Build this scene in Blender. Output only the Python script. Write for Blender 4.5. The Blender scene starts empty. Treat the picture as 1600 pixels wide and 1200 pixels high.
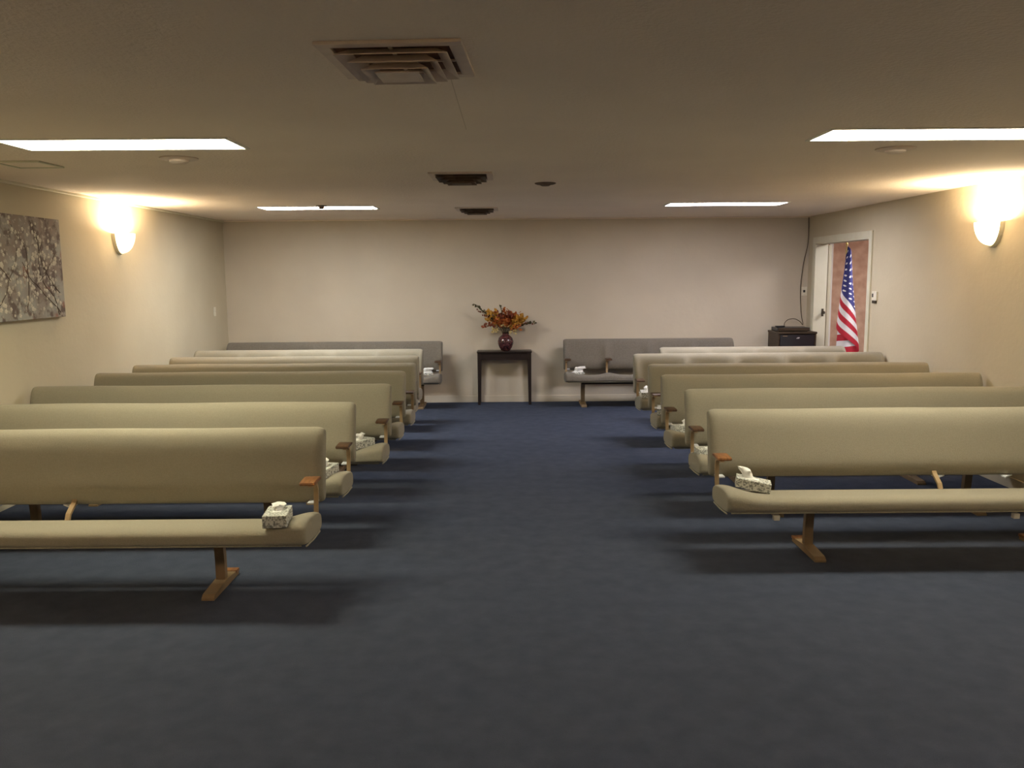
import bpy, bmesh, math, random
from mathutils import Vector, Matrix, noise
random.seed(7)
PI = math.pi
scene = bpy.context.scene
C = scene.collection

# ------------------------------------------------------------------ camera
CAM_H = 1.71
cd = bpy.data.cameras.new('camera'); cam = bpy.data.objects.new('camera', cd); C.objects.link(cam)
cd.sensor_width = 36.0; cd.lens = 1307 / 1600 * 36.0
cd.clip_start = 0.05; cd.clip_end = 60
yaw = -0.0008; pitch = 0.130; roll = -0.0076
cam.matrix_world = (Matrix.Translation((0, 0, CAM_H)) @ Matrix.Rotation(yaw, 4, 'Z')
                    @ Matrix.Rotation(PI / 2 - pitch, 4, 'X') @ Matrix.Rotation(roll, 4, 'Z'))
scene.camera = cam

# ------------------------------------------------------------------ world, view
w = bpy.data.worlds.new('world'); scene.world = w; w.use_nodes = True
w.node_tree.nodes['Background'].inputs[0].default_value = (0.02, 0.02, 0.025, 1)
w.node_tree.nodes['Background'].inputs[1].default_value = 1.0
scene.view_settings.view_transform = 'Standard'
scene.view_settings.look = 'None'
scene.view_settings.gamma = 1.0
scene.view_settings.exposure = 1.4
scene.view_settings.use_curve_mapping = False
scene.cycles.max_bounces = 8
scene.cycles.diffuse_bounces = 5
scene.cycles.sample_clamp_indirect = 4.0

# strengths of the lamps (each lamp's own light is in its builder)
NEAR_L, NEAR_R, FAR_L, FAR_R, REAR = 17.0, 16.0, 19.0, 18.0, 5.5
COL_NEAR_L = (1.0, 0.93, 0.66); COL_NEAR_R = (1.0, 0.92, 0.70)
COL_FAR_L = (0.93, 0.94, 0.93); COL_FAR_R = (0.95, 0.91, 0.97)
COL_REAR = (1.0, 0.86, 0.72)
SCONCE_W = 34.0

# room dimensions
WL, WR, D, H, FRONT = -3.79, 3.956, 11.21, 2.44, -2.6

# ------------------------------------------------------------------ materials
def mat(name, col, rough=0.8, col2=None, scale=8.0, detail=4.0, bump=0.0, bscale=None, metallic=0.0,
        lo=0.35, hi=0.65, spec=0.3, sheen=0.0, stretch=None, emis=None, estr=0.0):
    m = bpy.data.materials.new(name); m.use_nodes = True
    nt = m.node_tree; n = nt.nodes; l = nt.links
    b = n['Principled BSDF']
    b.inputs['Roughness'].default_value = rough
    b.inputs['Metallic'].default_value = metallic
    b.inputs['Specular IOR Level'].default_value = spec
    if sheen: b.inputs['Sheen Weight'].default_value = sheen
    tc = n.new('ShaderNodeTexCoord'); mp = n.new('ShaderNodeMapping')
    l.new(tc.outputs['Object'], mp.inputs[0])
    if stretch: mp.inputs['Scale'].default_value = stretch
    nz = n.new('ShaderNodeTexNoise'); nz.inputs['Scale'].default_value = scale; nz.inputs['Detail'].default_value = detail
    l.new(mp.outputs[0], nz.inputs['Vector'])
    cr = n.new('ShaderNodeValToRGB')
    cr.color_ramp.elements[0].position = lo; cr.color_ramp.elements[1].position = hi
    c2 = col2 or tuple(x * 0.85 for x in col)
    cr.color_ramp.elements[0].color = (*c2, 1); cr.color_ramp.elements[1].color = (*col, 1)
    l.new(nz.outputs['Fac'], cr.inputs[0]); l.new(cr.outputs[0], b.inputs['Base Color'])
    if bump:
        n2 = n.new('ShaderNodeTexNoise'); n2.inputs['Scale'].default_value = bscale or scale * 6; n2.inputs['Detail'].default_value = 3
        l.new(mp.outputs[0], n2.inputs['Vector'])
        bp = n.new('ShaderNodeBump'); bp.inputs['Strength'].default_value = bump; bp.inputs['Distance'].default_value = 0.01
        l.new(n2.outputs['Fac'], bp.inputs['Height']); l.new(bp.outputs[0], b.inputs['Normal'])
    if emis:
        b.inputs['Emission Color'].default_value = (*emis, 1); b.inputs['Emission Strength'].default_value = estr
    return m

M = {}
M['wall'] = mat('wall_paint', (0.565, 0.50, 0.365), 0.75, (0.53, 0.465, 0.335), scale=1.6, bump=0.16, bscale=22)
M['wall_back'] = mat('wall_paint_pink_cast', (0.60, 0.535, 0.435), 0.75, (0.565, 0.50, 0.405), scale=1.6, bump=0.22, bscale=14)  # same wall paint with the pinker light at the back mixed into it
M['ceiling'] = mat('ceiling_plaster', (0.90, 0.79, 0.68), 0.9, (0.86, 0.75, 0.645), scale=1.2, bump=0.5, bscale=60)
M['carpet'] = mat('carpet', (0.074, 0.088, 0.130), 1.0, (0.058, 0.070, 0.105), scale=9, detail=8, bump=0.9, bscale=260, spec=0.05, lo=.3, hi=.7)
M['fabric'] = mat('bench_fabric', (0.315, 0.288, 0.224), 0.95, (0.292, 0.267, 0.206), scale=110, detail=3, bump=0.5, bscale=420, spec=0.1, sheen=0.15)
M['fabric_grey'] = mat('bench_fabric_grey', (0.215, 0.193, 0.162), 0.95, (0.185, 0.165, 0.138), scale=60, detail=3, bump=0.5, bscale=420, spec=0.1, sheen=0.15)
M['piping'] = mat('piping_cord', (0.40, 0.37, 0.28), 0.9, scale=80)
M['tan_metal'] = mat('tan_enamel', (0.36, 0.25, 0.135), 0.45, (0.30, 0.205, 0.11), scale=12, spec=0.5)
M['leg_metal'] = mat('leg_enamel', (0.26, 0.18, 0.10), 0.45, (0.21, 0.145, 0.08), scale=12, spec=0.5)
M['dark_metal'] = mat('dark_enamel', (0.06, 0.045, 0.03), 0.5, scale=12)
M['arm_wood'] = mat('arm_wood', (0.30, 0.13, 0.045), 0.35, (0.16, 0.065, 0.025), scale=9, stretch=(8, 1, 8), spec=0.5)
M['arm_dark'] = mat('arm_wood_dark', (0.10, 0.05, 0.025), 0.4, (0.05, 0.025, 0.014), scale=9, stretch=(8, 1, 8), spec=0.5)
M['white'] = mat('white_paint', (0.80, 0.78, 0.72), 0.5, (0.76, 0.74, 0.68), scale=5)
M['cream'] = mat('cream_trim', (0.66, 0.63, 0.50), 0.5, (0.62, 0.59, 0.46), scale=5)
M['plate'] = mat('ivory_plastic', (0.78, 0.74, 0.62), 0.4, scale=20)
M['black'] = mat('black_plastic', (0.012, 0.012, 0.014), 0.35, (0.02, 0.02, 0.022), scale=20, spec=0.5)
M['espresso'] = mat('espresso_wood', (0.022, 0.012, 0.010), 0.35, (0.012, 0.007, 0.006), scale=6, stretch=(1, 10, 10), spec=0.5)
M['cab_wood'] = mat('brown_cabinet', (0.075, 0.050, 0.032), 0.5, (0.05, 0.033, 0.022), scale=6, stretch=(1, 1, 8))
M['cab_glass'] = mat('smoked_glass', (0.018, 0.018, 0.026), 0.12, (0.022, 0.022, 0.03), scale=3, spec=0.6)
M['vent'] = mat('vent_enamel', (0.74, 0.62, 0.53), 0.5, (0.68, 0.56, 0.48), scale=14)
M['vent_dirty'] = mat('vent_dusty', (0.20, 0.145, 0.11), 0.8, (0.14, 0.10, 0.075), scale=14)
M['duct'] = mat('duct_shade', (0.16, 0.09, 0.07), 0.9, scale=14)  # shade inside the vents, given as a plate colour
M['tissue'] = mat('tissue_paper', (0.88, 0.88, 0.86), 0.9, (0.82, 0.82, 0.80), scale=20)
M['side_wall'] = mat('rust_wallpaper', (0.60, 0.40, 0.285), 0.85, (0.47, 0.29, 0.20), scale=7, detail=6)
M['vase'] = mat('mottled_vase', (0.14, 0.045, 0.045), 0.2, (0.025, 0.008, 0.012), scale=45, detail=4, lo=.42, hi=.62, spec=0.6)
M['pole'] = mat('brass_pole', (0.45, 0.32, 0.12), 0.35, scale=10, metallic=0.6)
M['stem'] = mat('dry_stem', (0.10, 0.075, 0.035), 0.9, scale=20)
M['leaf_orange'] = mat('orange_leaf', (0.52, 0.17, 0.035), 0.8, (0.30, 0.07, 0.02), scale=22)
M['leaf_gold'] = mat('gold_leaf', (0.62, 0.34, 0.06), 0.8, (0.42, 0.20, 0.03), scale=22)
M['leaf_rust'] = mat('rust_leaf', (0.28, 0.07, 0.03), 0.8, (0.14, 0.035, 0.02), scale=22)
M['leaf_olive'] = mat('olive_leaf', (0.10, 0.085, 0.035), 0.8, (0.05, 0.045, 0.02), scale=22)
M['leaf_cream'] = mat('cream_petal', (0.75, 0.62, 0.30), 0.8, (0.6, 0.48, 0.22), scale=22)
M['badge'] = mat('silver_badge', (0.65, 0.67, 0.72), 0.4, scale=20)

def lamp_mat(name, col, strength):
    m = bpy.data.materials.new(name); m.use_nodes = True
    nt = m.node_tree; nt.nodes.clear()
    o = nt.nodes.new('ShaderNodeOutputMaterial'); e = nt.nodes.new('ShaderNodeEmission')
    e.inputs[0].default_value = (*col, 1); e.inputs[1].default_value = strength
    nt.links.new(e.outputs[0], o.inputs[0]); return m

def tissue_box_mat():
    m = mat('floral_carton', (0.66, 0.67, 0.62), 0.6, (0.20, 0.21, 0.195), scale=95, detail=4, lo=.40, hi=.56)
    return m
M['carton'] = tissue_box_mat()

def wall_panel_mat():
    # ceiling with faint board seams at real positions
    m = M['ceiling']; nt = m.node_tree; n = nt.nodes; l = nt.links
    b = n['Principled BSDF']; src = b.inputs['Base Color'].links[0].from_socket
    tc = n.new('ShaderNodeTexCoord'); sx = n.new('ShaderNodeSeparateXYZ'); l.new(tc.outputs['Object'], sx.inputs[0])
    def band(sock, pos, wd):
        a = n.new('ShaderNodeMath'); a.operation = 'SUBTRACT'; l.new(sock, a.inputs[0]); a.inputs[1].default_value = pos
        c = n.new('ShaderNodeMath'); c.operation = 'ABSOLUTE'; l.new(a.outputs[0], c.inputs[0])
        d = n.new('ShaderNodeMath'); d.operation = 'LESS_THAN'; l.new(c.outputs[0], d.inputs[0]); d.inputs[1].default_value = wd
        return d.outputs[0]
    f1 = band(sx.outputs[0], -0.218, 0.0016)
    f2 = band(sx.outputs[1], 3.75, 0.62)
    ff = n.new('ShaderNodeMath'); ff.operation = 'MULTIPLY'; l.new(f1, ff.inputs[0]); l.new(f2, ff.inputs[1]); f1 = ff.outputs[0]
    mx = n.new('ShaderNodeMixRGB'); mx.blend_type = 'MULTIPLY'; mx.inputs[2].default_value = (0.72, 0.70, 0.68, 1)
    l.new(f1, mx.inputs[0]); l.new(src, mx.inputs[1]); l.new(mx.outputs[0], b.inputs['Base Color'])
wall_panel_mat()

# ------------------------------------------------------------------ helpers
def obj(name, bm, material, parent=None, smooth=None):
    me = bpy.data.meshes.new(name)
    bmesh.ops.recalc_face_normals(bm, faces=bm.faces)
    bm.to_mesh(me); bm.free()
    if smooth is not None:
        for p in me.polygons: p.use_smooth = True
        me.set_sharp_from_angle(angle=math.radians(smooth))
    o = bpy.data.objects.new(name, me); C.objects.link(o)
    me.materials.append(material)
    if parent is not None: o.parent = parent
    return o

def tag(o, label=None, cat=None, group=None, kind=None):
    if label: o['label'] = label
    if cat: o['category'] = cat
    if group: o['group'] = group
    if kind: o['kind'] = kind
    return o

def thing(name, label, cat, loc=(0, 0, 0), group=None, rotz=0):
    o = bpy.data.objects.new(name, None); C.objects.link(o)
    o.empty_display_size = 0.1
    o.location = loc; o.rotation_euler = (0, 0, rotz)
    return tag(o, label, cat, group)

def struct(name, bm, m, parent=None, label=None):
    o = obj(name, bm, m, parent)
    if parent is None: o['kind'] = 'structure'
    if label: o['label'] = label
    return o

def box(bm, x0, x1, y0, y1, z0, z1, bev=0.0, mtx=None):
    r = bmesh.ops.create_cube(bm, size=1.0)
    vs = r['verts']
    for v in vs:
        v.co = Vector(((x0 + x1) / 2 + v.co.x * (x1 - x0), (y0 + y1) / 2 + v.co.y * (y1 - y0), (z0 + z1) / 2 + v.co.z * (z1 - z0)))
    if bev:
        es = list({e for v in vs for e in v.link_edges})
        rr = bmesh.ops.bevel(bm, geom=es, offset=bev, segments=2, profile=0.5, affect='EDGES')
        vs = list({v for f in rr['faces'] for v in f.verts} | {v for v in vs if v.is_valid})
    if mtx is not None:
        for v in vs: v.co = mtx @ v.co
    return vs

def BM(): return bmesh.new()

def bx(x0, x1, y0, y1, z0, z1, bev=0.0, mtx=None):
    bm = BM(); box(bm, x0, x1, y0, y1, z0, z1, bev, mtx); return bm

def tube(bm, pts, r, seg=8, caps=True):
    pts = [Vector(p) for p in pts]; n = len(pts); rings = []
    up = None
    for i, p in enumerate(pts):
        t = (pts[min(i + 1, n - 1)] - pts[max(i - 1, 0)]).normalized()
        if up is None:
            up = Vector((0, 0, 1)) if abs(t.z) < 0.9 else Vector((1, 0, 0))
        a = (up - t * up.dot(t)).normalized(); up = a; b = t.cross(a)
        rr = r[i] if isinstance(r, (list, tuple)) else r
        rings.append([bm.verts.new(p + (a * math.cos(2 * PI * k / seg) + b * math.sin(2 * PI * k / seg)) * rr) for k in range(seg)])
    for i in range(n - 1):
        for k in range(seg):
            bm.faces.new((rings[i][k], rings[i][(k + 1) % seg], rings[i + 1][(k + 1) % seg], rings[i + 1][k]))
    if caps:
        bm.faces.new(rings[0][::-1]); bm.faces.new(rings[-1])

def flat_bar(bm, path, xc, width, thick):
    """bar following a (y, z) path, width along x, thickness in the yz plane"""
    n = len(path); rings = []
    for i in range(n):
        a = Vector(path[max(i - 1, 0)]); b = Vector(path[min(i + 1, n - 1)])
        t = (b - a).normalized(); nr = Vector((-t.y, t.x)) * thick / 2
        p = Vector(path[i])
        q = [(xc - width / 2, p + nr), (xc + width / 2, p + nr), (xc + width / 2, p - nr), (xc - width / 2, p - nr)]
        rings.append([bm.verts.new((x, v.x, v.y)) for x, v in q])
    for i in range(n - 1):
        for k in range(4):
            bm.faces.new((rings[i][k], rings[i][(k + 1) % 4], rings[i + 1][(k + 1) % 4], rings[i + 1][k]))
    bm.faces.new(rings[0][::-1]); bm.faces.new(rings[-1])

def smooth_loop(pts, k=4):
    """closed Catmull-Rom through (y, z) points"""
    n = len(pts); out = []
    P = [Vector(p) for p in pts]
    for i in range(n):
        p0, p1, p2, p3 = P[i - 1], P[i], P[(i + 1) % n], P[(i + 2) % n]
        for j in range(k):
            t = j / k
            out.append(0.5 * ((2 * p1) + (-p0 + p2) * t + (2 * p0 - 5 * p1 + 4 * p2 - p3) * t * t + (-p0 + 3 * p1 - 3 * p2 + p3) * t ** 3))
    return out

def smooth_path(pts, k=5):
    P = [Vector(p) for p in pts]; n = len(P); out = []
    for i in range(n - 1):
        p0 = P[max(i - 1, 0)]; p1 = P[i]; p2 = P[i + 1]; p3 = P[min(i + 2, n - 1)]
        for j in range(k):
            t = j / k
            out.append(0.5 * ((2 * p1) + (-p0 + p2) * t + (2 * p0 - 5 * p1 + 4 * p2 - p3) * t * t + (-p0 + 3 * p1 - 3 * p2 + p3) * t ** 3))
    out.append(P[-1]); return out

def sweep_x(bm, xs, prof_at):
    rings = []
    for x in xs:
        rings.append([bm.verts.new((x, p[0], p[1])) for p in prof_at(x)])
    n = len(rings[0])
    for i in range(len(rings) - 1):
        for k in range(n):
            bm.faces.new((rings[i][k], rings[i][(k + 1) % n], rings[i + 1][(k + 1) % n], rings[i + 1][k]))
    bm.faces.new(rings[0][::-1]); bm.faces.new(rings[-1])

def lathe(bm, prof, seg=32, a0=0.0, a1=2 * PI, center=(0, 0, 0)):
    full = abs(a1 - a0 - 2 * PI) < 1e-6
    cols = []
    m = seg if full else seg + 1
    for k in range(m):
        a = a0 + (a1 - a0) * k / seg
        cols.append([bm.verts.new((center[0] + r * math.cos(a), center[1] + r * math.sin(a), center[2] + z)) for r, z in prof])
    for k in range(seg):
        A = cols[k]; B = cols[(k + 1) % m]
        for i in range(len(prof) - 1):
            bm.faces.new((A[i], B[i], B[i + 1], A[i + 1]))
    bmesh.ops.remove_doubles(bm, verts=bm.verts, dist=1e-5)

# ------------------------------------------------------------------ the room
T = 0.14
DY0, DY1, DZ = 9.30, 10.95, 2.09        # doorway in the right wall
struct('floor', bx(WL - T, 6.6, FRONT - T, 12.44, -0.1, 0.0), M['carpet'])
struct('ceiling', bx(WL - T, 6.6, FRONT - T, 12.44, H, H + 0.1), M['ceiling'])
struct('wall_left', bx(WL - T, WL, FRONT, D, 0, H), M['wall'])
struct('wall_back', bx(WL - T, WR + T, D, D + T, 0, H), M['wall_back'])
struct('wall_front', bx(WL - T, WR + T, FRONT - T, FRONT, 0, H), M['wall'])
bm = BM()
box(bm, WR, WR + T, FRONT, DY0, 0, H); box(bm, WR, WR + T, DY1, D, 0, H); box(bm, WR, WR + T, DY0, DY1, DZ, H)
struct('wall_right', bm, M['wall'])
# the side room seen through the doorway
struct('wall_side_room_back', bx(WR + T, 6.46, 12.3, 12.44, 0, H), M['side_wall'])
struct('wall_side_room_right', bx(6.46, 6.6, 7.5, 12.44, 0, H), M['side_wall'])
struct('wall_side_room_front', bx(WR + T, 6.46, 7.5, 7.64, 0, H), M['side_wall'])
struct('wall_side_room_left', bx(WR, WR + T, D + T, 12.3, 0, H), M['side_wall'])

def rail(name, x0, x1, y0, y1, z0, z1, m, bev=0.004): return struct(name, bx(x0, x1, y0, y1, z0, z1, bev), m)
rail('baseboard_back', WL + .012, WR - .012, D - 0.012, D, 0, 0.09, M['wall_back'])
rail('baseboard_left', WL, WL + 0.012, FRONT, D, 0, 0.09, M['wall'])
rail('baseboard_right', WR - 0.012, WR, FRONT, DY0 - 0.07, 0, 0.09, M['wall'])
rail('trim_1', WL, WL + 0.022, FRONT, D, H - 0.022, H, M['cream'])
rail('trim_2', WL + .022, WR, D - 0.02, D, H - 0.012, H, M['ceiling'])
# door frame (casing, head, jambs)
bm = BM()
for xx0, xx1 in ((WR - 0.018, WR),):
    box(bm, xx0, xx1, DY0 - 0.07, DY0, 0, DZ + 0.07, 0.004)
    box(bm, xx0, xx1, DY1, DY1 + 0.07, 0, DZ + 0.07, 0.004)
    box(bm, xx0, xx1, DY0, DY1, DZ, DZ + 0.07, 0.004)
struct('trim_3', bm, M['cream'])
bm = BM()
box(bm, WR - 0.012, WR + T + .01, DY0 - .001, DY0 + 0.02, 0, DZ)
box(bm, WR - 0.012, WR + T + .01, DY1 - 0.02, DY1 + .001, 0, DZ)
box(bm, WR - 0.012, WR + T + .01, DY0 + 0.02, DY1 - 0.02, DZ - 0.02, DZ + .001)
jamb = struct('trim_4', bm, M['cream'])
# opened door leaf beyond the far jamb
door = struct('door_1', bx(0, 0.82, -0.04, 0.0, 0.01, DZ - 0.03, 0.003), M['cream'])
door.location = (WR + T + 0.035, DY1 + 0.03, 0)
door.rotation_euler = (0, 0, math.atan2(1.0, 0.34))
lp = obj('latch_plate', bx(4.050, 4.078, DY1 - 0.024, DY1 - 0.019, 1.14, 1.24, .001), M['dark_metal'], jamb)
bm = BM(); lathe(bm, [(0.0, -0.05), (0.016, -0.048), (0.022, -0.036), (0.018, -0.022), (0.009, -0.015), (0.009, 0.0)], 16)
kn = obj('latch_knob', bm, M['dark_metal'], lp, 40); kn.rotation_euler = (-PI / 2, 0, 0); kn.location = (4.064, DY1 - 0.022, 1.19)
struct('trim_5', bx(4.640, 4.690, 12.275, 12.3, 0, 2.25, 0.003), M['white'])

# ------------------------------------------------------------------ ceiling lights
def troffer(x0, x1, y0, y1, col, strength, label, group, name='ceiling_light'):
    cx, cy = (x0 + x1) / 2, (y0 + y1) / 2
    t = thing(name, label, 'ceiling light', (cx, cy, H), group)
    hx, hy = (x1 - x0) / 2, (y1 - y0) / 2
    bm = BM(); f = 0.022
    box(bm, -hx - f, hx + f, -hy - f, -hy, -0.007, 0, .002); box(bm, -hx - f, hx + f, hy, hy + f, -0.007, 0, .002)
    box(bm, -hx - f, -hx, -hy, hy, -0.007, 0, .002); box(bm, hx, hx + f, -hy, hy, -0.007, 0, .002)
    obj('frame', bm, M['white'], t)
    # wrap lens: shallow pyramid-ended pan
    bm = BM(); e = 0.03
    b = [bm.verts.new(p) for p in ((-hx, -hy, -0.003), (hx, -hy, -0.003), (hx, hy, -0.003), (-hx, hy, -0.003))]
    c = [bm.verts.new(p) for p in ((-hx + e, -hy + e, -0.007), (hx - e, -hy + e, -0.007), (hx - e, hy - e, -0.007), (-hx + e, hy - e, -0.007))]
    bm.faces.new(c)
    for k in range(4): bm.faces.new((b[k], b[(k + 1) % 4], c[(k + 1) % 4], c[k]))
    bm.faces.new(b[::-1])
    obj('lens', bm, lamp_mat('lens_glow', col, strength), t)
    return t
G = 'long fluorescent ceiling lights'
troffer(-2.73, -1.51, 4.57, 4.92, COL_NEAR_L, NEAR_L, 'long lit fluorescent panel on ceiling at upper left, nearest on the left side', G)
troffer(1.67, 2.89, 4.43, 4.78, COL_NEAR_R, NEAR_R, 'long lit fluorescent panel on ceiling cut by the right picture edge', G)
troffer(-2.67, -1.45, 9.0, 9.35, COL_FAR_L, FAR_L, 'short-looking lit ceiling panel far left with a sprinkler dome hanging before it', G)
troffer(1.68, 2.90, 8.88, 9.23, COL_FAR_R, FAR_R, 'short-looking lit ceiling panel far right near the doorway corner', G)
# added fill pair out of view, spaced on from the panels ahead
for sx_, xx in (('left', -2.70), ('right', 1.60)):
    troffer(xx, xx + 1.22, 0.25, 0.60, COL_REAR, REAR, 'added fluorescent fill panel on the unseen ceiling by the viewer, %s side' % sx_, G)

# ------------------------------------------------------------------ diffuser vents
def vent(x0, x1, y0, y1, dusty, label, rot=0.0):
    cx, cy = (x0 + x1) / 2, (y0 + y1) / 2; h = (x1 - x0) / 2
    t = thing('ceiling_vent', label, 'vent', (cx, cy, H), 'square stepped air diffusers along the ceiling', rot)
    vm = M['vent_dirty'] if dusty else M['vent']
    bm = BM(); f = 0.045
    box(bm, -h, h, -h, -h + f, -0.012, 0, .003); box(bm, -h, h, h - f, h, -0.012, 0, .003)
    box(bm, -h, -h + f, -h + f, h - f, -0.012, 0, .003); box(bm, h - f, h, -h + f, h - f, -0.012, 0, .003)
    obj('frame', bm, M['vent'], t)
    obj('duct_shade_plate', bx(-h + f, h - f, -h + f, h - f, -0.003, -0.0005), M['duct'], t)  # flat dark plate without a hole; the shade is in its colour
    def ring(ho, hi, zo, zi):
        bm = BM(); th = 0.003
        cs = ((-1, -1), (1, -1), (1, 1), (-1, 1))
        o1 = [bm.verts.new((sx * ho, sy * ho, zo)) for sx, sy in cs]
        i1 = [bm.verts.new((sx * hi, sy * hi, zi)) for sx, sy in cs]
        o2 = [bm.verts.new((sx * ho, sy * ho, zo + th)) for sx, sy in cs]
        i2 = [bm.verts.new((sx * hi, sy * hi, zi + th)) for sx, sy in cs]
        for k in range(4):
            j = (k + 1) % 4
            bm.faces.new((o1[k], o1[j], i1[j], i1[k])); bm.faces.new((o2[j], o2[k], i2[k], i2[j]))
            bm.faces.new((o1[j], o1[k], o2[k], o2[j])); bm.faces.new((i1[k], i1[j], i2[j], i2[k]))
        return bm
    obj('louver', ring(h * 0.78, h * 0.60, -0.030, -0.006), vm, t)
    obj('louver', ring(h * 0.62, h * 0.45, -0.046, -0.018), vm, t)
    obj('louver', ring(h * 0.47, h * 0.31, -0.060, -0.034), vm, t)
    obj('center_plate', bx(-h * .31, h * .31, -h * .31, h * .31, -0.062, -0.058, .001), vm, t)
    bm = BM(); box(bm, -0.005, 0.005, -h + f, h - f, -0.012, -0.006); box(bm, -h + f, h - f, -0.005, 0.005, -0.012, -0.006)
    obj('cross_bar', bm, vm, t)
    return t
vent(-0.605, -0.135, 2.725, 3.195, False, 'large clean stepped ceiling vent nearest the viewer at top centre', -0.05)
vent(-0.587, -0.125, 6.115, 6.577, True, 'dusty brown stepped ceiling vent in the middle of the ceiling')
vent(-0.60, -0.135, 9.26, 9.72, True, 'dusty stepped ceiling vent farthest away near the back wall')

def dome(x, y, r, h, label, m='vent'):
    t = thing('ceiling_speaker' if r > .08 else 'sprinkler_head', label, 'ceiling fitting', (x, y, H))
    bm = BM(); lathe(bm, [(0.0001, -0.012), (r * .8, -0.012), (r, -0.006), (r, 0), (0.0001, 0)], 28); obj('cover_ring', bm, M[m], t, 40)
    bm = BM(); lathe(bm, [(0.0001, -h), (r * .35, -h * .96), (r * .5, -h * .7), (r * .52, -0.012), (0.0001, -0.012)], 24); obj('center_cap', bm, M[m], t, 40)
    return t
dome(-2.043, 5.31, 0.115, 0.035, 'round pale ceiling fitting just behind the upper left light panel')
dome(2.305, 5.13, 0.115, 0.03, 'round pale ceiling fitting just behind the upper right light panel')
dome(0.286, 6.895, 0.085, 0.025, 'small round ceiling fitting right of the middle dusty vent', 'vent_dirty')
dome(-1.966, 8.89, 0.055, 0.04, 'small sprinkler dome hanging in front of the far left light panel', 'vent_dirty')
# flat register close to the left wall
t = thing('ceiling_register', 'flat square register in the ceiling corner at far left', 'vent', (-3.09, 5.52, H))
bm = BM(); h = 0.15; f = 0.02
box(bm, -h, h, -h, -h + f, -0.012, 0, .003); box(bm, -h, h, h - f, h, -0.012, 0, .003)
box(bm, -h, -h + f, -h + f, h - f, -0.012, 0, .003); box(bm, h - f, h, -h + f, h - f, -0.012, 0, .003)
obj('frame', bm, M['cream'], t)
obj('panel', bx(-h + f, h - f, -h + f, h - f, -0.006, 0), M['ceiling'], t)

# ------------------------------------------------------------------ wall sconces
def sconce(x, y, z_rim, side, label, watts=SCONCE_W):
    # side +1: left wall (bowl opens towards +x), -1: right wall
    t = thing('wall_sconce', label, 'wall lamp', (x, y, z_rim), 'half-bowl uplight sconces on the side walls')
    a0, a1 = (-PI / 2, PI / 2) if side > 0 else (PI / 2, 3 * PI / 2)
    R, Hh = 0.125, 0.185
    prof = [(0.001, -Hh)] + [(R * math.sin(u) ** 0.9, -Hh * math.cos(u) ** 1.1) for u in [i * PI / 2 / 12 for i in range(1, 12)]] + [(R, 0.0), (R - .006, 0.0)]
    prof += [((R - .006) * math.sin(u) ** 0.9, -(Hh - .008) * math.cos(u) ** 1.1) for u in [i * PI / 2 / 12 for i in range(11, 0, -1)]] + [(0.001, -Hh + .008)]
    bm = BM(); lathe(bm, prof, 24, a0, a1, (side * 0.03, 0, 0))
    gl = bpy.data.materials.new('opal_glass_glow'); gl.use_nodes = True
    b = gl.node_tree.nodes['Principled BSDF']; b.inputs['Base Color'].default_value = (0.9, 0.85, 0.75, 1)
    b.inputs['Emission Color'].default_value = (1.0, 0.80, 0.48, 1); b.inputs['Emission Strength'].default_value = 2.6
    b.inputs['Roughness'].default_value = 0.3
    obj('glass_bowl', bm, gl, t, 40)
    bm = BM(); n = 20
    A = []; B = []
    for k in range(n + 1):
        a = PI + PI * k / n
        A.append(bm.verts.new((0.0, 0.135 * math.cos(a), 0.205 * math.sin(a)))); B.append(bm.verts.new((side * 0.03, 0.128 * math.cos(a), 0.195 * math.sin(a))))
    for k in range(n): bm.faces.new((A[k], A[k + 1], B[k + 1], B[k]))
    bm.faces.new(A); bm.faces.new(B[::-1]); bm.faces.new((A[0], B[0], B[-1], A[-1]))
    obj('back_plate', bm, M['cream'], t, 30)
    ld = bpy.data.lights.new('sconce_bulb', 'POINT'); ld.energy = watts; ld.color = (1.0, 0.80, 0.52); ld.shadow_soft_size = 0.03
    lo = bpy.data.objects.new('sconce_bulb', ld); C.objects.link(lo); lo.parent = t; lo.location = (side * 0.085, 0, -0.03)
    return t
sconce(WL, 8.21, 2.13, 1, 'glowing half-bowl sconce on the left wall beyond the blossom painting')
sconce(WR, 6.93, 2.105, -1, 'glowing half-bowl sconce on the right wall near the right picture edge')

sconce(WL, 1.4, 2.12, 1, 'added unseen half-bowl sconce on the left wall beside the viewer', 80)  # added out of view to brighten the near ceiling
sconce(WR, 0.9, 2.12, -1, 'added unseen half-bowl sconce on the right wall beside the viewer', 80)  # its opposite number, likewise added for the ceiling light

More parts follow.
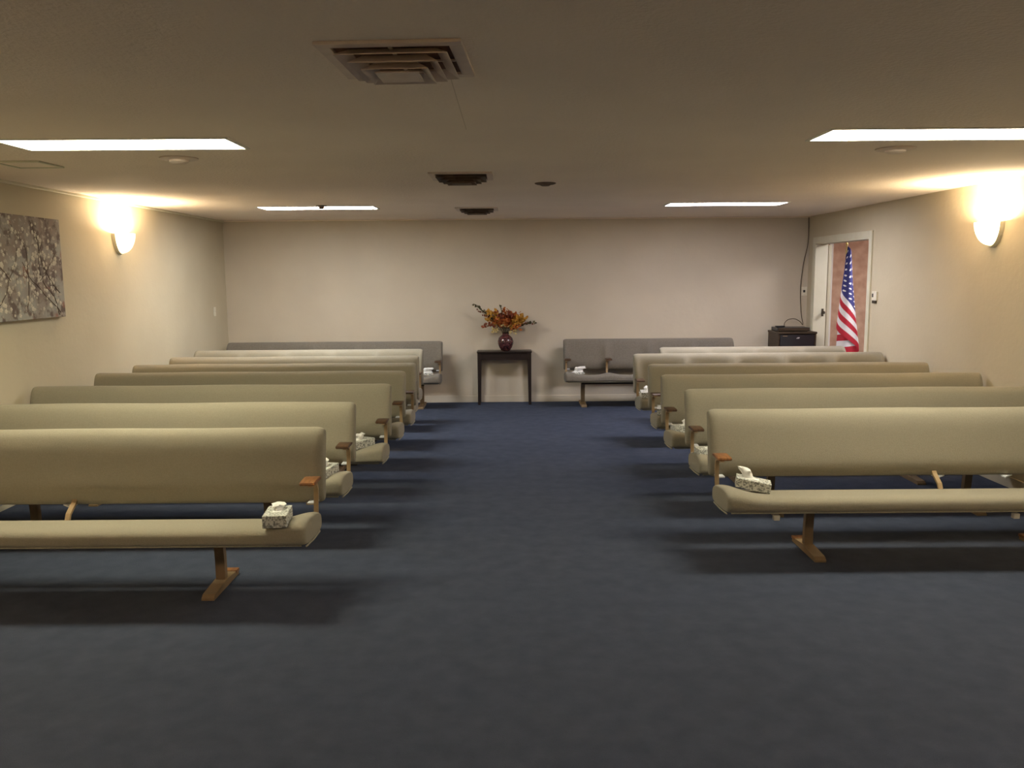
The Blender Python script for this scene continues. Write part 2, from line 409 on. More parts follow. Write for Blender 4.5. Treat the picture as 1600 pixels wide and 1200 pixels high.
# ------------------------------------------------------------------ benches
def bench(name, xa, s, L, y, zt, label, group, contoured=0, grey=False, supports=(1.38, 1.80), leg_in=0.61, dark_arm=True, clips=False):
    """xa aisle end, s direction outward, L length, y ridge distance, zt top height; contoured = number of seats"""
    t = thing(name, label, 'bench', (xa + s * L / 2, y, 0), group)
    fm = M['fabric_grey'] if grey else M['fabric']
    hl = L / 2
    dz = zt - 0.875
    U = lambda u: s * (u - hl)                       # u from the aisle end -> local x
    ends = [0, .002, .006, .012, .020, .030, .042, .056]
    xs = [-hl + e for e in ends] + [-hl + .056 + (L - .112) * k / 96 for k in range(1, 96)] + [hl - e for e in reversed(ends)]
    back = smooth_loop([(-.022, .868), (-.050, .842), (-.070, .79), (-.082, .72), (-.092, .65), (-.102, .585), (-.104, .54), (-.092, .49),
                        (-.066, .460), (-.040, .462), (-.024, .50), (-.014, .60), (.002, .70), (.018, .79), (.030, .845), (.022, .870), (.0, .877)], 3)
    bc = Vector((-.035, .67))
    def rnd_in(x, R):
        d = min(R, hl - abs(x)); k = 1 - d / R
        return 1 - math.sqrt(max(0.0, 1 - k * k))          # 0 inside, 1 at the very end
    nseat = contoured
    def groove(x):
        if not nseat: return 0.0
        u = (x + hl) / L * nseat; d = abs(u - round(u)) * L / nseat       # distance from a seat boundary
        return math.exp(-(d / 0.055) ** 2)
    def pb(x):
        k = rnd_in(x, .052); g = groove(x); out = []
        for p in back:
            yy, zz = p.x, p.y
            axis = -.028 + (zz - .67) * .20
            yy = axis + (yy - axis) * (1 - k * (.52 if yy < axis else .15))
            zz = bc.y + (zz - bc.y) * (1 - k * .10)
            if p.x < axis and g: yy -= 0.050 * g * max(0, math.sin(PI * min(1, max(0, (p.y - .47) / .41))))
            if not nseat: zz += 0.0018 * math.sin(x * 5.1 + y * 3) * (1 if zz > .7 else 0)
            out.append((yy, zz + dz * (0.2 + .8 * (zz - .48) / .4)))
        return out
    bm = BM(); sweep_x(bm, xs, pb)
    b = obj('backrest', bm, fm, t, 60)
    # seat
    seat = smooth_loop([(-.525, .418), (-.520, .448), (-.490, .466), (-.43, .468), (-.34, .456), (-.25, .443), (-.18, .432), (-.145, .415),
                        (-.145, .385), (-.18, .366), (-.30, .366), (-.42, .374), (-.50, .386), (-.522, .398)], 3)
    ctr = Vector((-.33, .41))
    def lift(x):
        d = hl - abs(x)
        v = 0.045 * math.exp(-((d - .03) / 0.115) ** 2) if d > .03 else 0.045
        if nseat:
            u = (x + hl) / L * nseat
            if 0.5 < u < nseat - 0.5:
                dd = abs(u - round(u)) * L / nseat; v += 0.030 * math.exp(-(dd / .09) ** 2)
        return v
    def ps(x):
        k = 1 - .30 * rnd_in(x, .03); v = lift(x); out = []
        for p in seat:
            q = ctr + Vector(((p.x - ctr.x) * (1 - (1 - k) * .35), (p.y - ctr.y) * (1 - (1 - k) * 1.1)))
            top = max(0.0, min(1.0, (p.y - .385) / .06))
            backw = max(0.0, min(1.0, (p.x + .56) / .18))
            out.append((q.x, q.y + v * top * (0.55 + .45 * backw) + dz * .3 - .030))
        return out
    bm = BM(); sweep_x(bm, xs, ps)
    so = obj('seat', bm, fm, t, 55)
    bm = BM(); tube(bm, [(-hl + .03, -.49, .350 + dz * .3)] + [(-hl + .03 + (L - .06) * k / 8, -.508, .355 + dz * .3) for k in range(1, 8)] + [(hl - .03, -.49, .350 + dz * .3)], 0.005, 6)
    obj('seat_piping', bm, M['piping'], t, 60)
    for sg in (-1, 1):
        bm = BM(); tube(bm, [(sg * (hl - .005), -.49, .348 + dz * .3), (sg * (hl - .003), -.35, .338 + dz * .3), (sg * (hl - .005), -.19, .334 + dz * .3)], 0.005, 6)
        obj('seat_piping', bm, M['piping'], t, 60)
    # beam
    obj('seat_beam', bx(-hl + .22, hl - .22, -.34, -.28, .30, .338 + dz * .3, .004), M['dark_metal'], t)
    # legs: post with a flat foot
    for u in (leg_in, L - leg_in):
        x = U(u)
        bm = BM()
        flat_bar(bm, [(-.155, .342 + dz * .3), (-.125, .25), (-.115, .15), (-.115, .03)], x, 0.052, 0.04)
        lg = obj('leg', bm, M['leg_metal'], t)
        bm = BM()
        n = [(-.34, .0), (-.34, .012), (-.315, .028), (-.115, .042), (.03, .030), (.065, .020), (.07, .0)]
        A = [bm.verts.new((x - .034, a, c)) for a, c in n]; B = [bm.verts.new((x + .034, a, c)) for a, c in n]
        bm.faces.new(A); bm.faces.new(B[::-1])
        for k in range(len(n)): bm.faces.new((A[k], A[(k + 1) % len(n)], B[(k + 1) % len(n)], B[k]))
        ft = obj('foot', bm, M['leg_metal'], lg)
        bm = BM(); box(bm, x - .037, x + .037, .022, .075, .018, .036, .003)
        obj('foot_cap', bm, M['arm_wood'], lg)
    # arms: at both ends (and at each seat boundary on the contoured model)
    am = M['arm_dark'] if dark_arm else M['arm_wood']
    us = [0.028, L - 0.028]
    if nseat: us += [L * k / nseat for k in range(1, nseat)]
    za = .615 + dz * .5
    for u in us:
        x = U(u)
        bm = BM()
        flat_bar(bm, smooth_path([(-.165, .39), (-.150, .48), (-.145, .55), (-.160, .585), (-.20, za - .012), (-.27, za - .008)], 4), x, 0.024, 0.014)
        obj('arm_bracket', bm, M['tan_metal'], t, 50)
        inn = 1 if u < hl else -1
        x0, x1 = sorted((U(u - inn * .026), U(u + inn * .058)))
        bm = BM()
        n = [(-.275, za - .008), (-.275, za + .006), (-.255, za + .012), (-.15, za + .012), (-.12, za + .008), (-.12, za - .006)]
        A = [bm.verts.new((x0, a, c)) for a, c in n]; B = [bm.verts.new((x1, a, c)) for a, c in n]
        bm.faces.new(A); bm.faces.new(B[::-1])
        for k in range(len(n)): bm.faces.new((A[k], A[(k + 1) % len(n)], B[(k + 1) % len(n)], B[k]))
        bmesh.ops.bevel(bm, geom=list(bm.edges), offset=.004, segments=2, affect='EDGES')
        obj('armrest', bm, am, t, 40)
        if u < .1 or u > L - .1:
            bm = BM(); xi0, xi1 = sorted((U(u), U(u + inn * .05)))
            box(bm, xi0, xi1, -.15, -.08, .472, .480, .001)
            obj('back_bracket', bm, M['badge'], t)
    for u in supports:
        if u > L - .2: continue
        x = U(u); bm = BM()
        flat_bar(bm, [(-.20, .36), (-.165, .43), (-.10, .475), (-.055, .53)], x, 0.026, 0.014)
        if u < 1.6: obj('back_support', bm, M['tan_metal'], t)
        else: bm.free()
        bm = BM(); x1 = U(u + .075)
        vs = [bm.verts.new(p) for p in ((x, -.13, .460), (x1, -.075, .462), (x, -.06, .462), (x, -.13, .452), (x1, -.075, .455), (x, -.06, .455))]
        for f in ((0, 1, 2), (5, 4, 3), (0, 3, 4, 1), (1, 4, 5, 2), (2, 5, 3, 0)): bm.faces.new([vs[i] for i in f])
        obj('back_bracket', bm, M['badge'], t)
    if clips:
        for u in (0.29, 1.66):
            x = U(u); obj('seat_clip', bx(x - .018, x + .018, -.50, -.47, .305, .336, .004), M['plate'], t)
    return t

GL = 'upholstered benches in the rows left of the aisle'
GR = 'upholstered benches in the rows right of the aisle'
GB = 'upholstered benches along the back wall'
LEFT = [  # x aisle end, length, ridge distance, contoured seats
    (-1.045, 2.72, 4.61, 0), (-1.05, 2.72, 5.56, 0), (-.94, 2.80, 6.48, 0), (-.94, 2.75, 7.38, 0),
    (-.92, 2.74, 8.06, 0), (-.97, 2.62, 8.77, 0), (-1.01, 2.62, 9.58, 5)]
LEFT_LAB = ['olive-beige bench nearest the viewer on the left, with an orange wood arm pad',
            'olive-beige bench in the second row from the front on the left of the aisle',
            'olive-beige bench in the third row from the front on the left of the aisle',
            'dim olive bench in the fourth row from the front on the left of the aisle',
            'olive bench in the fifth left row from the front, with bright top edge',
            'olive bench in the sixth row from the front on the left, with brightly lit top',
            'pale contoured bench in the seventh left row, next to the bench on the back wall']
for i, (xa, L, y, c) in enumerate(LEFT):
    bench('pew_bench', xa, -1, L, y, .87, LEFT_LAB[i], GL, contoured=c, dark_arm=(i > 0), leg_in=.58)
bench('pew_bench', -.90, -1, 2.82, 10.97, .85, 'grey-brown contoured bench standing against the back wall, left of the dark table', GB, contoured=5, grey=True, leg_in=.27, supports=())
RIGHT = [(1.22, 2.68, 5.13, 0), (1.27, 2.65, 6.06, 0), (1.25, 2.67, 6.93, 0), (1.28, 2.62, 7.78, 0), (1.29, 2.63, 8.80, 5), (1.70, 2.12, 9.55, 4)]
RIGHT_LAB = ['olive-beige bench nearest the viewer on the right of the aisle',
             'olive-beige bench in the second row from the front on the right of the aisle',
             'dim brownish bench in the third row from the front on the right of the aisle',
             'brownish bench in the fourth row from the front on the right of the aisle',
             'bright-topped contoured bench in the fifth row from the front on the right',
             'short pale contoured bench in the farthest right row, before the black stereo cabinet']
for i, (xa, L, y, c) in enumerate(RIGHT):
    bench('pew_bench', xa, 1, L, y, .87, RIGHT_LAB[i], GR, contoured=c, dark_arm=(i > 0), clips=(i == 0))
bench('pew_bench', .69, 1, 2.24, 11.03, .86, 'grey four-seat contoured bench standing against the back wall, right of the dark table', GB, contoured=4, grey=True, leg_in=.25, supports=())

# ------------------------------------------------------------------ tissue boxes
def tissue_box(x, y, z, rot, label, tilt=0.0, tx=0.0, w_=.235, d_=.12, h_=.055, ts=1.0, th=1.0, lean=0.0):
    t = thing('tissue_box', label, 'tissue box', (x, y, z), 'floral tissue boxes lying on the bench seats')
    t.rotation_euler = (0, tilt, rot)
    obj('carton', bx(-w_ / 2, w_ / 2, -d_ / 2, d_ / 2, 0, h_, .002), M['carton'], t)
    bm = BM()
    n = 14
    for k in range(n + 1): pass
    rnd = random.Random(int(abs(x * 1000) + abs(y * 777)))
    rows = []
    for j in range(5):
        f = j / 4; ring = []
        hw = [0.05, 0.040, 0.038, 0.046, 0.036][j]; hd = [0.020, 0.018, 0.022, 0.028, 0.010][j]
        for k in range(n):
            a = 2 * PI * k / n
            rr = 1 + 0.35 * rnd.uniform(-1, 1) * (0.2 + f)
            ring.append(bm.verts.new((tx + hw * ts * math.cos(a) * rr + (0.012 + lean) * f, hd * ts * math.sin(a) * rr, h_ + [0.0, .010, .022, .036, .046][j] * th + rnd.uniform(-.006, .006) * f)))
        rows.append(ring)
    for j in range(4):
        for k in range(n): bm.faces.new((rows[j][k], rows[j][(k + 1) % n], rows[j + 1][(k + 1) % n], rows[j + 1][k]))
    bm.faces.new(rows[-1]); bm.faces.new(rows[0][::-1])
    ts = obj('tissue', bm, M['tissue'], t, 50); ts['label'] = 'crumpled white tissue'
    # opening rim
    rim = obj('opening', bx(tx - .06, tx + .06, -.022, .022, h_ - .001, h_ + .0012), M['tissue'], t)
    return t
def P(px, y, z): return ((px - 808) * (y) / 1280, y, z)
def seat_z(u_end, zt=.875): return .438 + .3 * (zt - .875) + .045 * math.exp(-((max(u_end, .03) - .03) / .115) ** 2) * .7
def on_seat(i, side, u, dy, rot, label, **k):
    xa, L, y, c = (LEFT if side < 0 else RIGHT)[i]
    zt = .875 if i < (6 if side < 0 else 5) else (.855 if side < 0 else .85)
    return tissue_box(xa + side * u, y + dy, seat_z(u - .03, zt) + .002, math.radians(rot), label, **k)
on_seat(0, -1, .162, -.43, 96, 'floral tissue box on the seat of the front left bench', w_=.20, d_=.12, h_=.062, tx=.03, ts=1.1, th=.6)
on_seat(0, 1, .20, -.30, -14, 'floral tissue box leaning on the end of the front right bench seat', tilt=.17, w_=.20, h_=.055, tx=-.03, ts=.8, th=1.2, lean=-.05)
on_seat(1, -1, .15, -.36, 80, 'tissue box half hidden behind the front left backrest, on the second left seat')
on_seat(2, -1, .20, -.36, 60, 'small tissue box on the third left bench seat')
tissue_box(-1.085, 10.68, .440, math.radians(5), 'tissue box on the back wall bench left of the dark table', h_=.03, w_=.16, ts=1.5, th=1.3)
tissue_box(.85, 10.66, .440, math.radians(25), 'tissue box on the back wall bench right of the dark table', h_=.025, w_=.14, ts=1.6, th=1.4, lean=.03)
on_seat(1, 1, .13, -.35, 5, 'tissue box on the second right bench seat, peeking out beside the front right backrest', h_=.045)
on_seat(2, 1, .15, -.36, 10, 'pale tissue box on the third right bench seat')
on_seat(3, 1, .085, -.38, 80, 'tissue box at the aisle end of the fourth right bench seat')
on_seat(4, 1, .085, -.38, 85, 'tissue box at the aisle end of the fifth right bench seat')

# ------------------------------------------------------------------ console table, vase, bouquet
TX0, TX1, TY0, TY1, TZ = -.451, .273, 10.94, 11.19, .712
t = thing('console_table', 'narrow dark espresso console table against the back wall', 'table', ((TX0 + TX1) / 2, (TY0 + TY1) / 2, 0))
hx, hy = (TX1 - TX0) / 2, (TY1 - TY0) / 2
obj('tabletop', bx(-hx, hx, -hy, hy, TZ - .022, TZ, .004), M['espresso'], t)
bm = BM(); a = .02
box(bm, -hx + a, hx - a, -hy + a, -hy + a + .018, TZ - .115, TZ - .022); box(bm, -hx + a, hx - a, hy - a - .018, hy - a, TZ - .115, TZ - .022)
box(bm, -hx + a, -hx + a + .018, -hy + a + .018, hy - a - .018, TZ - .115, TZ - .022); box(bm, hx - a - .018, hx - a, -hy + a + .018, hy - a - .018, TZ - .115, TZ - .022)
obj('apron', bm, M['espresso'], t)
for sx in (-1, 1):
    for sy in (-1, 1):
        bm = BM(); cx, cy = sx * (hx - .032), sy * (hy - .032)
        top = [bm.verts.new((cx + a_ * .024, cy + b_ * .024, TZ - .022)) for a_, b_ in ((-1, -1), (1, -1), (1, 1), (-1, 1))]
        bot = [bm.verts.new((cx + a_ * .017 + sx * .006, cy + b_ * .017, 0)) for a_, b_ in ((-1, -1), (1, -1), (1, 1), (-1, 1))]
        bm.faces.new(top); bm.faces.new(bot[::-1])
        for k in range(4): bm.faces.new((top[k], top[(k + 1) % 4], bot[(k + 1) % 4], bot[k]))
        obj('leg', bm, M['espresso'], t)
VX, VY = -.072, 11.07
bm = BM()
lathe(bm, [(.001, 0), (.052, 0), (.060, .008), (.085, .045), (.102, .09), (.104, .125), (.090, .168), (.062, .196), (.042, .210), (.040, .228), (.052, .240), (.046, .240), (.034, .226), (.034, .20), (.001, .19)], 36)
v = obj('vase', bm, M['vase'], None, 50); v.location = (VX, VY, TZ); tag(v, 'round dark red mottled vase on the dark console table', 'vase')

bq = thing('dried_bouquet', 'autumn orange and gold foliage bouquet standing in the red vase', 'bouquet', (VX, VY, TZ + .2))
rnd = random.Random(3)
def leaf(bm, p, d, size):
    d = Vector(d).normalized(); s_ = d.cross(Vector((rnd.uniform(-1, 1), rnd.uniform(-1, 1), rnd.uniform(-1, 1)))).normalized()
    nr = d.cross(s_); p = Vector(p)
    pts = [(0, 0, 0), (.35, .36, .05), (.7, .28, .12), (1, 0, .05), (.7, -.28, .12), (.35, -.36, .05)]
    vs = [bm.verts.new(p + (d * a + s_ * b + nr * c) * size) for a, b, c in pts]
    mid = bm.verts.new(p + (d * .5 - nr * .06) * size)
    for k in range(6): bm.faces.new((vs[k], vs[(k + 1) % 6], mid))
def spray(target, nl, mats, size, spread=.02, start=.4, stem=True):
    tv = Vector(target); bend = Vector((0, 0, .05))
    path = [tv * f + bend * math.sin(PI * f) for f in [i / 8 for i in range(9)]]
    return path
layout = [  # target offset from the vase mouth (x, y, z), colour, leaves, leaf size
    ((-.40, -.02, .40), 'leaf_olive', 26, .030), ((-.36, .02, .33), 'leaf_rust', 14, .03),
    ((.40, -.02, .16), 'leaf_olive', 20, .030), ((.34, .03, .15), 'leaf_rust', 12, .03),
    ((-.07, 0, .40), 'leaf_olive', 12, .022), ((-.27, -.03, .13), 'leaf_rust', 20, .035),
    ((-.20, -.04, .30), 'leaf_gold', 34, .045), ((-.24, .03, .22), 'leaf_gold', 26, .045), ((-.14, .05, .30), 'leaf_orange', 30, .04),
    ((-.06, -.05, .28), 'leaf_rust', 34, .04), ((.0, .04, .30), 'leaf_orange', 34, .04), ((.06, -.05, .27), 'leaf_rust', 30, .04),
    ((.13, .02, .27), 'leaf_orange', 34, .045), ((.20, -.04, .24), 'leaf_gold', 40, .05), ((.25, .02, .19), 'leaf_gold', 30, .045),
    ((.14, -.06, .17), 'leaf_gold', 30, .045), ((-.12, -.07, .18), 'leaf_orange', 34, .04), ((.02, -.08, .18), 'leaf_orange', 34, .045),
    ((.16, -.06, .10), 'leaf_orange', 22, .04), ((-.13, -.06, .06), 'leaf_cream', 9, .045), ((.12, -.06, .05), 'leaf_cream', 7, .04), ((.0, -.09, .13), 'leaf_cream', 5, .035)]
for tgt, mk, nl, sz in layout:
    path = spray(tgt, nl, None, sz)
    bm = BM(); tube(bm, [(0, 0, -.04)] + path[1:], .0022, 5); sp = obj('stem', bm, M['stem'], bq)
    bm = BM()
    nl = int(nl * 1.6)
    for k in range(nl):
        f = .38 + .64 * (k / nl) if mk != 'leaf_cream' else rnd.uniform(.8, 1.05)
        i = min(int(f * 8), 7); p = path[i].lerp(path[i + 1], min(1.0, f * 8 - i))
        slim = .25 if mk == 'leaf_olive' else (.6 if abs(tgt[0]) > .3 else 1.0)
        p = p + Vector((rnd.gauss(0, .022), rnd.gauss(0, .022), rnd.gauss(0, .02))) * slim
        leaf(bm, p, Vector(tgt).normalized() + Vector((rnd.uniform(-1, 1), rnd.uniform(-1, 1), rnd.uniform(-.8, .8))), sz * rnd.uniform(.85, 1.35))
    fl = obj('leaves' if mk != 'leaf_cream' else 'petals', bm, M[mk], sp)

# ------------------------------------------------------------------ stereo cabinet and devices
CX0, CX1, CY0, CY1, CZ = 3.445, 3.935, 10.76, 11.19, .95
cb = thing('stereo_cabinet', 'black and brown stereo cabinet standing in the back right corner', 'cabinet', ((CX0 + CX1) / 2, (CY0 + CY1) / 2, 0))
hx, hy = (CX1 - CX0) / 2, (CY1 - CY0) / 2
bm = BM()
box(bm, -hx, -hx + .02, -hy, hy, 0, CZ - .025, .002); box(bm, hx - .02, hx, -hy, hy, 0, CZ - .025, .002)
box(bm, -hx + .02, hx - .02, hy - .01, hy, 0.02, CZ - .025); box(bm, -hx + .02, hx - .02, -hy, hy - .01, .03, .05)
box(bm, -hx + .02, hx - .02, -hy + .02, hy - .01, .45, .465)
obj('body', bm, M['cab_wood'], cb)
obj('top_panel', bx(-hx - .008, hx + .008, -hy - .01, hy, CZ - .025, CZ, .003), M['cab_wood'], cb)
dr = obj('glass_door', bx(-hx + .024, hx - .024, -hy - .006, -hy + .006, .06, CZ - .035, .002), M['cab_glass'], cb)
obj('badge', bx(-.012, .022, -hy - .0075, -hy - .0055, .865, .872), M['badge'], dr)
obj('badge', bx(.0, .030, -hy - .0075, -hy - .0055, .875, .882), M['badge'], dr)
obj('label_strip', bx(-.19, -.13, -hy - .0075, -hy - .0055, .895, .902), M['tan_metal'], dr)
0 and obj('door_handle', bx(.028, .034, -hy - .010, -hy - .0055, .70, .88), M['badge'], dr)
pl = thing('disc_player', 'thin black disc player lying on top of the stereo cabinet', 'player', (3.66, 10.98, CZ))
obj('case', bx(-.20, .22, -.13, .13, .006, .05, .004), M['black'], pl)
obj('front_panel', bx(-.19, .21, -.136, -.13, .010, .046, .002), M['cab_wood'], pl)
for fx in (-.17, .19):
    for fy in (-.1, .1): obj('foot', bx(fx - .01, fx + .01, fy - .01, fy + .01, 0, .007), M['black'], pl)
rc = obj('remote_control', bx(-.06, .06, -.022, .022, 0, .022, .005), M['black']); rc.location = (3.52, 10.94, CZ + .05); rc.rotation_euler = (0, 0, .2)
tag(rc, 'small black remote lying on the left end of the disc player', 'remote control')
# cable: from the ceiling down the corner, past the wall plate, to the player
bm = BM()
tube(bm, smooth_path([(3.934, 11.195, 2.43), (3.935, 11.195, 2.1), (3.887, 11.195, 1.842), (3.862, 11.195, 1.6), (3.858, 11.192, 1.42), (3.88, 11.195, 1.165), (3.90, 11.18, 1.04),
                      (3.885, 11.15, 1.02), (3.85, 11.14, 1.06), (3.77, 11.13, 1.10), (3.69, 11.13, 1.09), (3.64, 11.12, 1.05), (3.625, 11.10, .994)], 5), .0045, 6)
cbl = obj('cable', bm, M['cab_wood'], None, 60); tag(cbl, 'thin dark cable running down the back wall corner to the disc player', 'cable')

# ------------------------------------------------------------------ wall plates
def plate(name, label, cat, w_, h_, dark=True):
    t = thing(name, label, cat)
    obj('cover', bx(-w_ / 2, w_ / 2, -.008, 0, -h_ / 2, h_ / 2, .002), M['plate'], t)
    if dark: obj('socket', bx(-.014, .014, -.011, -.008, -.016, .016, .002), M['black'], t)
    else: obj('toggle', bx(-.005, .005, -.018, -.008, -.010, .012, .001), M['plate'], t)
    return t
p = plate('wall_outlet', 'ivory wall plate with dark socket on the back wall beside the cable', 'outlet', .075, .115); p.location = (3.910, D, 1.462)
p = plate('light_switch', 'ivory light switch on the left wall near the back corner', 'light switch', .075, .115, False); p.location = (WL, 10.733, 1.27); p.rotation_euler = (0, 0, PI / 2)
p = thing('thermostat', 'small ivory thermostat on the right wall beside the doorway', 'thermostat', (WR, 9.10, 1.447))
p.rotation_euler = (0, 0, -PI / 2)
obj('cover', bx(-.055, .055, -.022, 0, -.045, .055, .006), M['plate'], p)
obj('dial', bx(-.045, -.015, -.026, -.022, -.01, .03, .002), M['black'], p)
obj('base', bx(-.055, .03, -.02, 0, -.075, -.045, .003), M['dark_metal'], p)

# ------------------------------------------------------------------ painting
def painting_mat():
    m = bpy.data.materials.new('blossom_canvas'); m.use_nodes = True
    nt = m.node_tree; n = nt.nodes; l = nt.links; b = n['Principled BSDF']; b.inputs['Roughness'].default_value = .7
    tc = n.new('ShaderNodeTexCoord'); O = tc.outputs['Object']
    def ns(scale, det, seed):
        mp = n.new('ShaderNodeMapping'); mp.inputs['Location'].default_value = (seed, seed * 1.7, seed * .6); l.new(O, mp.inputs[0])
        z = n.new('ShaderNodeTexNoise'); z.inputs['Scale'].default_value = scale; z.inputs['Detail'].default_value = det; l.new(mp.outputs[0], z.inputs['Vector']); return z.outputs['Fac']
    def ramp(f, a, b_):
        r = n.new('ShaderNodeMapRange'); r.inputs[1].default_value = a; r.inputs[2].default_value = b_; l.new(f, r.inputs[0]); return r.outputs[0]
    def mix(f, c1, c2):
        x = n.new('ShaderNodeMixRGB'); l.new(f, x.inputs[0])
        for i, c in ((1, c1), (2, c2)):
            if isinstance(c, tuple): x.inputs[i].default_value = (*c, 1)
            else: l.new(c, x.inputs[i])
        return x.outputs[0]
    base = mix(ramp(ns(3, 2, 1), .4, .6), (.34, .33, .29), (.24, .185, .15))
    c = mix(ramp(ns(11, 5, 4), .50, .60), base, (.12, .08, .062))
    c = mix(ramp(ns(6, 3, 9), .62, .70), c, (.28, .12, .08))
    c = mix(ramp(ns(26, 2, 2), .60, .64), c, (.42, .36, .29))
    l.new(c, b.inputs['Base Color']); return m
PMAT = painting_mat()
pt = thing('canvas_painting', 'unframed blossom branch canvas hanging on the left wall', 'painting', (WL, 6.42, 1.79))
obj('canvas', bx(0.002, .042, -.65, .65, -.40, .40, .003), PMAT, pt)
rnd = random.Random(11)
bm = BM()
def twig(p, a, n_, r):
    pts = [Vector(p)]
    for k in range(n_):
        a += rnd.uniform(-.35, .35); pts.append(pts[-1] + Vector((0, math.cos(a), math.sin(a))) * .05)
    pts = [q for q in pts if abs(q.y) < .6 and abs(q.z) < .4]
    if len(pts) > 2: tube(bm, pts, [r * (1 - .6 * i / len(pts)) for i in range(len(pts))], 5)
    return pts
P_all = []
for st, a in (((.043, .6, -.40), 2.3), ((.043, .55, -.38), 1.9), ((.043, .1, -.3), 1.2), ((.043, -.4, -.38), .9), ((.043, -.1, -.1), 2.6), ((.043, .58, -.2), 2.5), ((.043, .3, -.1), .8)):
    P_all += twig(st, a, 14, .0045)
obj('painted_branches', bm, mat('painted_bark', (.13, .09, .07), .7, scale=20), pt)
PET = mat('painted_petals', (.68, .63, .52), .7, (.48, .42, .34), scale=20)
bm = BM()
cands = []
for k in range(230):
    q = rnd.choice(P_all) + Vector((0, rnd.gauss(0, .05), rnd.gauss(0, .05)))
    if k % 3 == 0: q = Vector((.043, rnd.uniform(-.55, .58), rnd.uniform(-.38, .30)))
    if abs(q.y) > .585 or abs(q.z) > .385: continue
    r = rnd.uniform(.010, .022)
    cx_, cz_ = q.y, q.z; n5 = 5; a0 = rnd.uniform(0, PI)
    ctr_ = bm.verts.new((.0455, cx_, cz_)); ring = []
    for j in range(20):
        a = a0 + 2 * PI * j / 20; rr = r * (.62 + .38 * abs(math.cos(2.5 * a)))
        ring.append(bm.verts.new((.0435, cx_ + rr * math.cos(a), cz_ + rr * math.sin(a))))
    for j in range(20): bm.faces.new((ctr_, ring[j], ring[(j + 1) % 20]))
pe = obj('painted_blossoms', bm, PET, pt); pe['label'] = 'pale cream blossoms'; pe['kind'] = 'stuff'

# ------------------------------------------------------------------ flag
def flag_mat():
    m = bpy.data.materials.new('flag_cloth'); m.use_nodes = True
    nt = m.node_tree; n = nt.nodes; l = nt.links; b = n['Principled BSDF']; b.inputs['Roughness'].default_value = .7
    uv = n.new('ShaderNodeUVMap'); uv.uv_map = 'UVMap'; sx = n.new('ShaderNodeSeparateXYZ'); l.new(uv.outputs[0], sx.inputs[0])
    U_, V_ = sx.outputs[0], sx.outputs[1]          # U fly, V hoist from the top
    def mt(op, a, b_=None):
        x = n.new('ShaderNodeMath'); x.operation = op
        for i, c in ((0, a), (1, b_)):
            if c is None: continue
            if isinstance(c, (int, float)): x.inputs[i].default_value = c
            else: l.new(c, x.inputs[i])
        return x.outputs[0]
    par = mt('MODULO', mt('FLOOR', mt('MULTIPLY', V_, 13.0)), 2.0)      # 0 red, 1 white
    mx = n.new('ShaderNodeMixRGB'); l.new(par, mx.inputs[0]); mx.inputs[1].default_value = (.52, .018, .04, 1); mx.inputs[2].default_value = (.85, .83, .85, 1)
    can = mt('MULTIPLY', mt('LESS_THAN', U_, .4), mt('LESS_THAN', V_, 7 / 13))
    # staggered star grid: 11 columns, 9 rows
    cu = mt('MULTIPLY', U_, 6.5 / .4); cv = mt('MULTIPLY', V_, 9 / (7 / 13))
    iu = mt('ROUND', cu); iv = mt('ROUND', cv)
    du = mt('MULTIPLY', mt('SUBTRACT', cu, iu), .4 / 6.5); dv = mt('MULTIPLY', mt('SUBTRACT', cv, iv), (7 / 13) / 9)
    ex = mt('MULTIPLY', du, .55); ez = mt('ADD', mt('MULTIPLY', dv, 1.05), mt('MULTIPLY', du, 1.3))
    dist = mt('SQRT', mt('ADD', mt('MULTIPLY', ex, ex), mt('MULTIPLY', ez, ez)))
    st = mt('LESS_THAN', dist, .0105)
    inb = mt('MULTIPLY', mt('MULTIPLY', mt('GREATER_THAN', iu, .5), mt('LESS_THAN', iu, 6.5)), mt('MULTIPLY', mt('GREATER_THAN', iv, .5), mt('LESS_THAN', iv, 8.5)))
    st = mt('MULTIPLY', st, inb)
    m2 = n.new('ShaderNodeMixRGB'); l.new(st, m2.inputs[0]); m2.inputs[1].default_value = (.035, .04, .20, 1); m2.inputs[2].default_value = (.9, .9, .9, 1)
    m3 = n.new('ShaderNodeMixRGB'); l.new(can, m3.inputs[0]); l.new(mx.outputs[0], m3.inputs[1]); l.new(m2.outputs[0], m3.inputs[2])
    l.new(m3.outputs[0], b.inputs['Base Color']); return m
FX, FY = 4.226, 10.60
fg = thing('flag', 'american flag hanging from a pole in the right doorway', 'flag', (FX, FY, 0))
bm = BM(); lathe(bm, [(.001, 0), (.14, 0), (.14, .02), (.05, .05), (.03, .12), (.001, .12)], 28); obj('base', bm, M['pole'], fg, 40)
bm = BM(); tube(bm, [(0, .03, .08), (0.0, .03, 2.04)], .012, 12); obj('pole', bm, M['pole'], fg, 50)
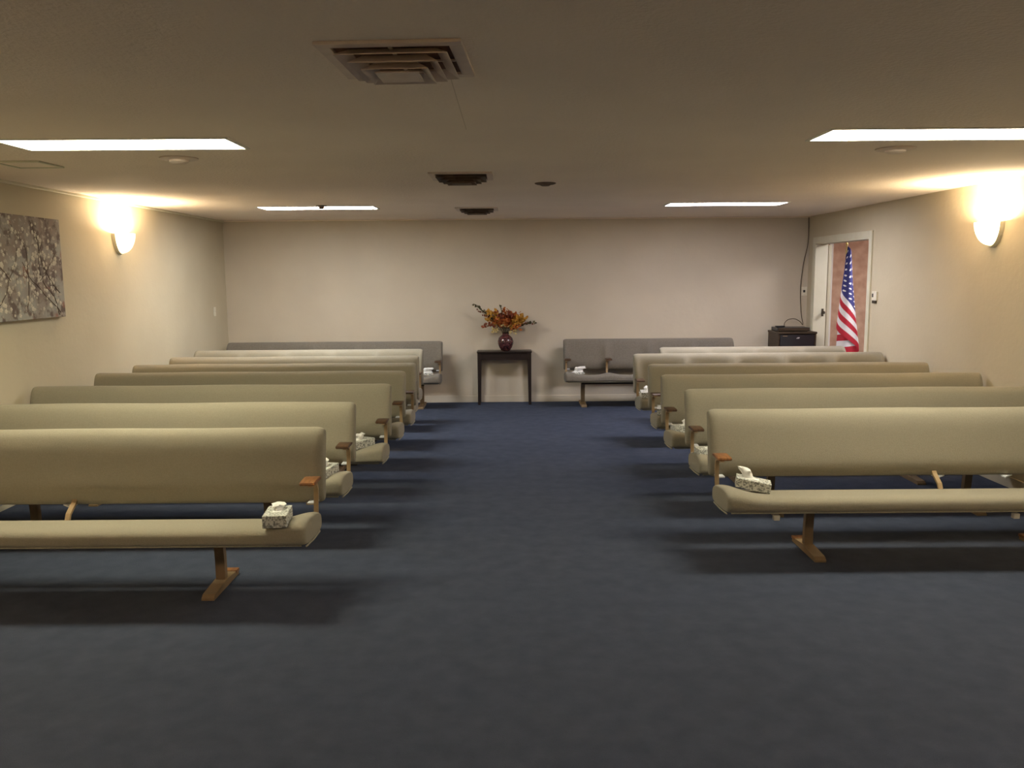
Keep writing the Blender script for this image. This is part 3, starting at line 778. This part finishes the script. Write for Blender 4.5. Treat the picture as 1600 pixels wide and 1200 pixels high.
bm = BM(); lathe(bm, [(.001, 2.04), (.013, 2.045), (.016, 2.06), (.007, 2.08), (.001, 2.10)], 16, center=(0, .03, 0)); obj('finial', bm, M['pole'], fg, 50)
PXM = 10.4 / 1280
def zc(yc): return 2.084 - ((360 + yc / 5.71) - 378) * 0.00802       # heights read off the photo's doorway
def interp(z, tab):
    if z >= tab[0][0]: return tab[0][1]
    for (z0, a), (z1, b_) in zip(tab, tab[1:]):
        if z >= z1: return a + (b_ - a) * (z0 - z) / (z0 - z1)
    return tab[-1][1]
left_t = [(zc(100), -.012), (zc(450), -.059), (zc(800), -.107), (zc(1010), -.135), (zc(1200), -.14)]
right_t = [(zc(100), .016), (zc(200), .042), (zc(450), .076), (zc(800), .140), (zc(1010), .185), (zc(1200), .215)]
z_top, z_bot = zc(105), zc(850)
bm = BM(); uvl = bm.loops.layers.uv.new('UVMap')
NP, NQ = 70, 110; G_ = []
for i in range(NP + 1):
    p_ = i / NP; row = []
    for j in range(NQ + 1):
        q = j / NQ
        zh = z_top + (z_bot - z_top) * p_
        lay = q / .20
        drop = .33 * min(1, lay) + (.10 * (lay - 1) / 4 if lay > 1 else 0)
        drop *= (.35 + .65 * min(1, p_ * 3 + .1))
        z = zh - drop
        k = int(lay) if lay < 5 else 4; fr = lay - k
        fold = fr if k % 2 == 0 else 1 - fr
        fold = .5 - .5 * math.cos(PI * fold)
        fold = fold * (1 - .17 * k) + .12 * k
        xl, xr = interp(z, left_t), interp(z, right_t)
        x = xl + (xr - xl) * fold
        y = -.045 + .016 * lay + .016 * math.sin(fold * 7 + p_ * 2)
        row.append((bm.verts.new((x, y, z)), q, p_))
    G_.append(row)
for i in range(NP):
    for j in range(NQ):
        quad = (G_[i][j], G_[i + 1][j], G_[i + 1][j + 1], G_[i][j + 1])
        f = bm.faces.new([a[0] for a in quad])
        for lp, a in zip(f.loops, quad): lp[uvl].uv = (a[1], a[2])
cl = obj('flag_cloth', bm, flag_mat(), fg, 180)
# the side room's own ceiling lamp
sr = troffer(4.75, 5.95, 10.1, 10.4, (1.0, .96, .98), 22.0, 'lit fluorescent ceiling panel in the side room beyond the doorway', G)
